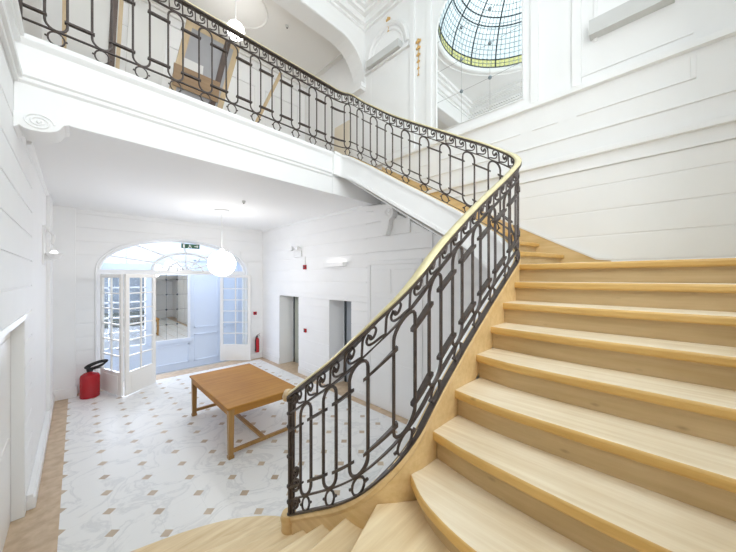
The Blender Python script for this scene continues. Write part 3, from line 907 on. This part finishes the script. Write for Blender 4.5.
# arched niche over the left box light
mb = MB()
NY0, NY1, NZ = 3.42, 4.50, 7.15
cy, ra = (NY0+NY1)/2, (NY1-NY0)/2
ar = [(cy+ra*math.cos(PI*i/20), NZ+.62*math.sin(PI*i/20)) for i in range(21)]
mb.tube([(XR-.01, y, z) for y, z in ar], .05, 8)
ar2 = [(cy+(ra-.10)*math.cos(PI*i/20), NZ+.50*math.sin(PI*i/20)) for i in range(21)]
mb.tube([(XR-.005, y, z) for y, z in ar2], .022, 8)
mb.box(XR-.06, XR, NY0-.06, NY1+.05, NZ-.13, NZ-.09)
struct('trim_8', mb, M['white'])

# gilded drops
def drop(label, y, z0, z1, n):
    t = thing('gilded_ornament', label, 'ornament', (XR, y, z0))
    for i in range(n):
        z = z0 + (z1-z0)*i/(n-1); w = .05 - .03*(i/(n-1))
        mb = MB()
        for sg in (-1, 1):
            mb.sphere((XR-.02, y+sg*w*.6, z), w*.62, 6, (.5, 1.0, 1.0))
        mb.sphere((XR-.025, y, z+.02), w*.55, 6, (.6, .7, 1.2))
        obj('leaf_cluster', mb, M['gold'], t)
    mb = MB(); mb.tube([(XR-.012, y, z0+.03), (XR-.012, y, z1)], .006, 6); obj('stem', mb, M['gold'], t)
drop('long gilded leaf drop on the wall between niche and arched mirror', 3.16, 6.99, 6.36, 6)
drop('short gilded leaf ornament above the arched niche', 3.90, 7.86, 7.62, 3)

# arched mirror
am = thing('arched_mirror', 'tall arched mirror of tiled panes with rosettes reflecting the glass dome', 'mirror', (XR, 2.075, MZ0))
mw = (MY1-MY0)/2; mc = (MY0+MY1)/2
arc = [(MY0, MZ0), (MY1, MZ0)] + [(mc+mw*math.cos(PI*i/28), MZS+mw*math.sin(PI*i/28)) for i in range(29)]
mb = MB(); mb.prism([(XR-.006, y, z) for y, z in arc], (.006, 0, 0)); obj('mirror_glass', mb, M['mirror'], am)
mb = MB(); mb.tube([(XR-.012, y, z) for y, z in arc], .016, 6, True); obj('frame', mb, M['plaster'], am)
mb = MB()
for y in (MY0+.47, MY0+.94): mb.box(XR-.0085, XR-.006, y-.002, y+.002, MZ0, MZS+.66)
for i in range(1, 4):
    z = MZ0+.53*i; mb.box(XR-.0085, XR-.006, MY0, MY1, z-.002, z+.002)
obj('joint_lines', mb, M['steel'], am)
for y in (MY0+.47, MY0+.94):
    for i in range(1, 5):
        mb = MB(); mb.lathe([(.001,-.028),(.012,-.026),(.022,-.018),(.027,-.008),(.027,0)], (XR-.006, y, MZ0+.53*i), 12, 'x'); obj('rosette', mb, M['leadthin'], am)

# ------------------------------------------------------------------ things leaning on the gallery
def leaning(name, label, cat, bx0, bx1, by, bz, tx0, tx1, ty, tz, mats, bar=.07, thick=.035, extra=None, group=None):
    """framed panel given its two bottom and two top corners"""
    t = thing(name, label, cat, ((bx0+bx1)/2, by, bz), group)
    A, B, D, E = Vector((bx0, by, bz)), Vector((bx1, by, bz)), Vector((tx1, ty, tz)), Vector((tx0, ty, tz))
    nrm = (B-A).cross(E-A).normalized()
    mb = MB(); mb.prism([A, B, D, E], nrm*.012); obj('panel', mb, mats[0], t)
    up = (E-A).normalized(); ac = (B-A).normalized()
    for nm, p, q, m in (('stile', A+ac*bar/2, E+ac*bar/2, mats[1]), ('stile', B-ac*bar/2, D-ac*bar/2, mats[2])):
        mb = MB(); mb.obox(p, q, nrm, bar, thick); obj(nm, mb, m, t)
    for nm, p, q, m in (('rail', A+up*bar/2, B+up*bar/2, mats[3]), ('rail', E-up*bar/2, D-up*bar/2, mats[1])):
        mb = MB(); mb.obox(p, q, nrm, bar, thick*.9); obj(nm, mb, m, t)
    if extra: extra(t, A, B, D, E, nrm, ac, up)
    return t
def brown(t, A, B, D, E, nrm, ac, up):
    L = (B-A).length; H = (E-A).length
    p = A+up*H*.42+nrm*.022; q = B-ac*.1+up*H*.42+nrm*.022
    mb = MB(); mb.obox(p, q, nrm, H*.22, .03); obj('cross_board', mb, M['brownpanel'], t)
    p = A+ac*.08+up*H*.57+nrm*.022; mb = MB(); mb.obox(p, p+ac*.22, nrm, .12, .02); obj('paper_label', mb, M['paper'], t)
    mb = MB(); mb.obox(B-ac*.13, D-ac*.16, nrm, .07, .05); obj('edge_strip', mb, M['darkwood'], t)
leaning('framed_panel', 'big wood-framed panel with grey back and brown board leaning on the gallery railing', 'frame',
        .80, 1.45, 4.62, ZG, .98, 1.63, 4.20, 5.86, (M['canvas'], M['tan'], M['tan'], M['tan']), .07, extra=brown)
leaning('framed_panel', 'pale canvas with dark wooden edge leaning on the gallery railing near the left wall', 'frame',
        -.12, .345, 4.60, ZG, -.10, .375, 4.22, 5.86, (M['paper'], M['tan'], M['tan'], M['tan']), .035,
        extra=lambda t, A, B, D, E, n, ac, up: (lambda mb: (mb.obox(B-ac*.075, D-ac*.075, n, .06, .05), obj('edge_strip', mb, M['darkwood'], t)))(MB()))
leaning('framed_panel', 'plain pale board leaning on the gallery railing beside the big framed panel', 'frame',
        .40, .74, 4.55, ZG, .42, .80, 4.24, 5.80, (M['paper'], M['paper'], M['paper'], M['paper']), .03)
bd = thing('leaning_board', 'plain beige board standing against the right wall at the gallery corner', 'board', (XR, 5.3, ZG))
mb = MB(); mb.add([(XR-.13,5.05,ZG),(XR-.10,5.05,ZG),(XR-.10,5.6,ZG),(XR-.13,5.6,ZG),(XR-.05,5.05,6.25),(XR-.02,5.05,6.25),(XR-.02,5.6,6.25),(XR-.05,5.6,6.25)], [(0,3,2,1),(4,5,6,7),(0,1,5,4),(1,2,6,5),(2,3,7,6),(3,0,4,7)]); obj('board', mb, M['beige'], bd, bevel=.004)
mb = MB(); mb.box(XR-.135, XR-.098, 5.05, 5.6, ZG, ZG+.06); obj('bottom_batten', mb, M['tan'], bd)
bt = thing('wooden_batten', 'thin pale wooden batten leaning diagonally behind the gallery railing', 'batten', (1.95, 4.7, ZG))
mb = MB(); mb.obox((1.95, 4.75, ZG+.02), (2.28, 4.22, 5.84), (0,1,0), .045, .02); obj('strip', mb, M['tan'], bt)

# ------------------------------------------------------------------ arch glazing and vestibule
YG = YB+.20
mb = MB()
mb.box(AL, ARt, YG-.05, YG+.05, 2.69, 2.80)
mb.box(AL, AL+.06, YG-.04, YG+.04, 0, 2.7); mb.box(ARt-.06, ARt, YG-.04, YG+.04, 0, 2.7)
for sc_ in (.985,):
    mb.tube([(AX+AA*sc_*math.cos(PI*i/32), YG, AS+AR*sc_*math.sin(PI*i/32)) for i in range(33)], .035, 6)
for a, b in ((.78, .50), (.42, .27)):
    mb.tube([(AX+.1+a*math.cos(PI*i/24), YG, AS+b*math.sin(PI*i/24)) for i in range(25)], .022 if a < .5 else .032, 6)
for d in (28, 58, 90, 122, 152):
    a = math.radians(d)
    mb.tube([(AX+.1+.0*math.cos(a), YG, AS), (AX+.1+.78*math.cos(a), YG, AS+.50*math.sin(a))], .018, 6)
for d in (25, 52, 90, 128, 155):
    a = math.radians(d)
    mb.tube([(AX+.1+.78*math.cos(a), YG, AS+.50*math.sin(a)), (AX+AA*math.cos(a), YG, AS+AR*math.sin(a))], .024, 6)
w1 = struct('window_1', mb, M['white'])
mb = MB(); vs = [(AX, YG, AS)] + [(AX+AA*math.cos(PI*i/32), YG, AS+AR*math.sin(PI*i/32)) for i in range(33)]
mb.add(vs, [tuple(range(34))]); struct('pane', mb, M['glass'], w1)

def leaf(name, p, q, h=2.68, cols=2, rows=6, low=.52):
    p, q = Vector((*p, 0)), Vector((*q, 0)); d = (q-p); L = d.length; d.normalize(); n = Vector((-d.y, d.x, 0))
    mb = MB(); t = .045
    def bar(a0, a1, z0, z1, th=t):
        A = p+d*a0; B = p+d*a1
        mb.add([A-n*th/2+Vector((0,0,z0)), B-n*th/2+Vector((0,0,z0)), B+n*th/2+Vector((0,0,z0)), A+n*th/2+Vector((0,0,z0)),
                A-n*th/2+Vector((0,0,z1)), B-n*th/2+Vector((0,0,z1)), B+n*th/2+Vector((0,0,z1)), A+n*th/2+Vector((0,0,z1))],
               [(0,3,2,1),(4,5,6,7),(0,1,5,4),(1,2,6,5),(2,3,7,6),(3,0,4,7)])
    st = .085
    bar(0, st, .02, h); bar(L-st, L, .02, h); bar(st, L-st, h-.08, h); bar(st, L-st, .02, low)
    bar(st+.06, L-st-.06, .12, low-.08, t+.014)
    for i in range(1, cols): x = st+(L-2*st)*i/cols; bar(x-.014, x+.014, low, h-.08, .03)
    for i in range(1, rows): z = low+(h-.08-low)*i/rows; bar(st, L-st, z-.013, z+.013, .03)
    o = struct(name, mb, M['ivory'])
    mb = MB(); A = p+d*st; B = p+d*(L-st)
    mb.add([A+Vector((0,0,low)), B+Vector((0,0,low)), B+Vector((0,0,h-.08)), A+Vector((0,0,h-.08))], [(0,1,2,3)])
    struct('pane', mb, M['glass'], o)
    mb = MB(); c = p+d*(L-.045)+Vector((0,0,1.05)); mb.tube([c, c-n*.06, c-n*.06-d*.09], .009, 8); struct('door_handle', mb, M['steel'], o)
    return o
leaf('door_5', (.40, 9.14), (.70, 8.27))
leaf('door_6', (1.36, 8.78), (.74, 8.23))
leaf('door_7', (3.84, 9.02), (3.17, 9.69))

VY, VZ = 11.1, -.40
mb = MB(); mb.box(-.4, 4.6, YB+TH, VY+.2, VZ-.1, VZ); mb.box(AL, ARt, YB, YB+TH+.02, -.1, -.001); struct('floor_vestibule', mb, M['stone'])
VMX0, VMX1, VMZ0, VMZ1 = 1.72, 2.60, .62, 3.0
VW = (.25, 1.50, .55, 2.75)
mb = MB()
mb.box(-.4, VW[0], VY, VY+.15, VZ, 4.4); mb.box(VW[1], 4.6, VY, VY+.15, VZ, 4.4); mb.box(VW[0], VW[1], VY, VY+.15, VZ, VW[2]); mb.box(VW[0], VW[1], VY, VY+.15, VW[3], 4.4)
for x0, x1, z0, z1 in ((2.80, 3.55, .9, 3.2), (2.80, 3.55, -.2, .7), (1.70, 2.65, -.2, .42), (3.7, 4.25, .9, 3.2)):
    for a in ((x0, x1, z0, z0+.035), (x0, x1, z1-.035, z1), (x0, x0+.035, z0, z1), (x1-.035, x1, z0, z1)):
        mb.box(a[0], a[1], VY-.025, VY, a[2], a[3])
mb.box(1.55, 2.75, VY-.05, VY, .50, .60)
struct('wall_vestibule', mb, M['vest'])
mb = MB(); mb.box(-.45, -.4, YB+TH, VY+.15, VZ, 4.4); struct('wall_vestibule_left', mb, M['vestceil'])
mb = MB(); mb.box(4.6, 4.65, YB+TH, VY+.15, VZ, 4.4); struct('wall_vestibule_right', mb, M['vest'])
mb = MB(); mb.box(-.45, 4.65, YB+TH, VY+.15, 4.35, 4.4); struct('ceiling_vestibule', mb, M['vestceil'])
mb = MB()
for i in range(4): x = VW[0]+(VW[1]-VW[0])*i/3; mb.box(x-.025, x+.025, VY+.02, VY+.07, VW[2], VW[3])
for i in range(6): z = VW[2]+(VW[3]-VW[2])*i/5; mb.box(VW[0], VW[1], VY+.02, VY+.07, z-.02, z+.02)
w2 = struct('window_2', mb, M['white'])
mb = MB(); mb.box(VW[0], VW[1], VY+.04, VY+.045, VW[2], VW[3]); struct('pane', mb, M['glass'], w2)
vm = thing('wall_mirror', 'tiled mirror with small rosettes on the vestibule wall behind the glazed doors', 'mirror', (2.16, VY, VMZ0))
mb = MB(); mb.box(VMX0, VMX1, VY-.012, VY, VMZ0, VMZ1); obj('mirror_glass', mb, M['mirror'], vm)
mb = MB()
for i in range(1, 3): x = VMX0+(VMX1-VMX0)*i/3; mb.box(x-.003, x+.003, VY-.015, VY-.012, VMZ0, VMZ1)
for i in range(1, 5): z = VMZ0+.48*i; mb.box(VMX0, VMX1, VY-.015, VY-.012, z-.003, z+.003)
obj('joint_lines', mb, M['lead'], vm)
mb = MB()
for a in ((VMX0-.08, VMX0, VMZ0-.08, VMZ1), (VMX1, VMX1+.08, VMZ0-.08, VMZ1), (VMX0, VMX1, VMZ0-.08, VMZ0)): mb.box(a[0], a[1], VY-.04, VY, a[2], a[3])
obj('frame', mb, M['white'], vm, bevel=.01)
for i in range(1, 3):
    for j in range(1, 5):
        mb = MB(); mb.lathe([(.001,-.028),(.018,-.024),(.028,-.01),(.028,0)], (VMX0+(VMX1-VMX0)*i/3, VY-.012, VMZ0+.48*j), 10, 'y'); obj('rosette', mb, M['lead'], vm)
# clipped bushes outside the vestibule window
mb = MB(); mb.box(-.3, 2.0, 12.6, 13.2, -1.0, 1.40); hd = obj('hedge', mb, M['hedge'], bevel=.08)
hd['label'] = 'dark green clipped hedge outside the vestibule window'; hd['category'] = 'hedge'
mb = MB(); mb.box(-1.5, 5, 11.4, 14, -1.05, -1.0); struct('floor_terrace', mb, M['stone'])
mb = MB(); mb.box(-1.5, 5, 12.2, 12.35, -1.0, 1.0); struct('wall_terrace', mb, M['stone'])
mb = MB(); mb.box(-3, 7, 14, 14.2, -1.0, 4.6); struct('wall_courtyard', mb, M['court'])

# ------------------------------------------------------------------ extinguishers, alarm points, sign
def extinguisher(label, x, y, z, r, h, hose=True):
    t = thing('fire_extinguisher', label, 'fire extinguisher', (x, y, z))
    mb = MB(); mb.lathe([(.001,0),(r*.96,0),(r,.02),(r,h*.78),(r*.92,h*.86),(r*.6,h*.93),(r*.3,h*.96),(r*.28,h)], (x,y,z), 24); obj('cylinder', mb, M['red'], t)
    mb = MB(); mb.lathe([(r*.3,0),(r*.34,.02),(r*.34,.05),(.001,.06)], (x,y,z+h*.985), 14)
    mb.obox((x-.02,y,z+h+.05), (x+r*1.25,y-.02,z+h+.10), (0,0,1), .03, .012); mb.obox((x-.02,y,z+h+.03), (x+r*1.1,y-.02,z+h+.04), (0,0,1), .03, .01)
    obj('valve_handle', mb, M['black'], t)
    if hose:
        mb = MB()
        pts = [Vector((x-.02, y-.03, z+h+.03)), Vector((x-r*.7, y-r*.4, z+h+.02)), Vector((x-r*.98, y-r*.55, z+h*.85)), Vector((x-r*1.05, y-r*.5, z+h*.5)), Vector((x-r*1.0, y-r*.45, z+h*.3))]
        mb.tube(pts, .014, 8); mb.tube([pts[-1], pts[-1]-Vector((0,0,.1))], [.016,.026], 8)
        obj('hose', mb, M['black'], t)
    return t
ex = extinguisher('stout red fire extinguisher with coiled black hose standing on the floor left of the arch', .20, 8.80, 0, .165, .56, False)
mb = MB()
for k in range(3):
    a0 = k*.02
    mb.tube([Vector((.20+.10+(.14+a0)*math.cos(2*PI*i/22), 8.74-.03*k, .665+.025*k+.05*math.sin(2*PI*i/22)+.045*math.cos(2*PI*i/22))) for i in range(22)], .016, 6, True)
obj('hose_coil', mb, M['black'], ex)
extinguisher('slim red fire extinguisher hung on the back wall right of the arch', 4.08, YB-.10, .22, .065, .48)
def callpoint(label, x, y, z, ax, s=.05):
    t = thing('alarm_call_point', label, 'alarm', (x, y, z))
    mb = MB()
    if ax == 'x': mb.box(x-.04, x, y-s, y+s, z-s, z+s)
    else: mb.box(x-s, x+s, y-.04, y, z-s, z+s)
    obj('housing', mb, M['red'], t, bevel=.006)
    mb = MB()
    if ax == 'x': mb.lathe([(.001,-.052),(s*.45,-.05),(s*.5,-.04)], (x, y, z), 12, 'x')
    else: mb.lathe([(.001,-.052),(s*.45,-.05),(s*.5,-.04)], (x, y, z), 12, 'y')
    obj('push_button', mb, M['black'], t)
callpoint('red alarm call point on the wall between the two hall doorways', XH, 6.64, 1.20, 'x')
callpoint('red alarm call point on the back wall above the hung extinguisher', 4.04, YB-.02, 1.46, 'y')
callpoint('red alarm sounder high on the hall wall below a white conduit', XH, 6.66, 2.88, 'x', .06)
em = thing('twin_spotlight', 'white twin-headed emergency spotlight high on the hall wall', 'spotlight', (XH, 7.0, 3.3))
mb = MB(); mb.box(XH-.05, XH, 6.80, 7.20, 3.16, 3.34); obj('housing', mb, M['white'], em, bevel=.01)
for y in (6.85, 7.15):
    mb = MB(); mb.lathe([(.03,0),(.055,-.05),(.065,-.10),(.06,-.115),(.001,-.10)], (XH-.05, y, 3.40), 14, 'x'); obj('lamp_head', mb, M['white'], em)
mb = MB(); mb.tube([(XH-.012, 6.66, 3.16), (XH-.012, 6.66, 2.94)], .012, 6); obj('conduit', mb, M['white'], em)
sg = thing('exit_sign', 'small dark green exit sign hanging in front of the arched fanlight', 'sign', (2.18, YB-.12, 3.46))
mb = MB(); mb.box(1.98, 2.42, YB-.13, YB-.11, 3.40, 3.52); obj('sign_board', mb, M['green'], sg)
mb = MB()   # white pictogram blocks: door, running figure, arrow
mb.box(2.02, 2.06, YB-.134, YB-.13, 3.415, 3.505); 
mb.box(2.16, 2.19, YB-.134, YB-.13, 3.47, 3.50); mb.obox((2.14,YB-.132,3.415),(2.19,YB-.132,3.465),(0,1,0),.018,.004); mb.obox((2.19,YB-.132,3.465),(2.22,YB-.132,3.42),(0,1,0),.018,.004)
mb.obox((2.29,YB-.132,3.46),(2.38,YB-.132,3.46),(0,1,0),.02,.004); mb.obox((2.35,YB-.132,3.49),(2.385,YB-.132,3.46),(0,1,0),.016,.004); mb.obox((2.35,YB-.132,3.43),(2.385,YB-.132,3.46),(0,1,0),.016,.004)
obj('pictogram', mb, M['white'], sg)
mb = MB(); 
for x in (2.05, 2.35): mb.tube([(x, YB-.12, 3.52), (x, YB-.12, 3.60), (x, YB-.01, 3.66)], .006, 6)
obj('bracket', mb, M['white'], sg)
def detector(label, x, y, z, r=.032):
    t = thing('smoke_detector', label, 'smoke detector', (x, y, z))
    mb = MB(); mb.lathe([(.001,0),(r,0),(r,-.02),(r*.8,-.04),(.001,-.045)], (x, y, z), 16); obj('housing', mb, M['grey'], t)
    mb = MB(); mb.lathe([(r*.4,-.04),(r*.4,-.055),(.001,-.06)], (x, y, z), 12); obj('sensor', mb, M['black'], t)
detector('small round detector on the hall ceiling beside the globe pendant', 2.35, 5.85, ZC)
detector('small round detector on the cream gallery ceiling', 3.1, 5.49, 7.86)

# ------------------------------------------------------------------ light
w = bpy.data.worlds.new('World'); bpy.context.scene.world = w; w.use_nodes = True
bg = w.node_tree.nodes['Background']; bg.inputs['Color'].default_value = (.95, .98, 1.0, 1); bg.inputs['Strength'].default_value = 1.5
def area(name, loc, rot, sx, sy, power, col=(1,1,1)):
    l = bpy.data.lights.new(name, 'AREA'); l.shape = 'RECTANGLE'; l.size = sx; l.size_y = sy; l.energy = power; l.color = col
    o = bpy.data.objects.new(name, l); C.objects.link(o); o.location = loc; o.rotation_euler = rot
    return o
area('daylight_dome', (DC[0], DC[1], 11.2), (0, 0, 0), 3.6, 3.6, 210, (1, .985, .96))
area('added_window_fill', (1.4, YS-.5, 5.45), (math.radians(90), 0, 0), 2.5, 4.2, 225, (1, .985, .96))  # fill through the added window behind the camera
area('daylight_vestibule', (.9, VY+.5, 1.7), (math.radians(-90), 0, 0), 1.2, 2.0, 120, (.90, .90, 1))
def point(name, loc, power, r, col=(1, .97, .93)):
    l = bpy.data.lights.new(name, 'POINT'); l.energy = power; l.shadow_soft_size = r; l.color = col
    o = bpy.data.objects.new(name, l); C.objects.link(o); o.location = loc
area('vestibule_fill', (2.2, 10.3, 4.3), (0, 0, 0), 3.2, 1.0, 62, (.80, .89, 1))  # added ceiling fill without a fixture, brightens the vestibule

# ------------------------------------------------------------------ camera
cam = bpy.data.cameras.new('camera'); co = bpy.data.objects.new('camera', cam); C.objects.link(co)
co.location = (0, 0, 2.6); co.rotation_euler = (math.radians(90), 0, math.radians(-45))
cam.sensor_width = 36; cam.lens = 36*291/736; cam.shift_y = 1.7/736; cam.clip_start = .02; cam.clip_end = 60
sc = bpy.context.scene; sc.camera = co
sc.view_settings.view_transform = 'Standard'; sc.view_settings.look = 'None'
sc.view_settings.exposure = -0.02; sc.view_settings.gamma = 1.0; sc.view_settings.use_curve_mapping = False
sc.cycles.use_denoising = True
sc.cycles.max_bounces = 14; sc.cycles.diffuse_bounces = 8; sc.cycles.transparent_max_bounces = 16
sc.cycles.sample_clamp_indirect = 6
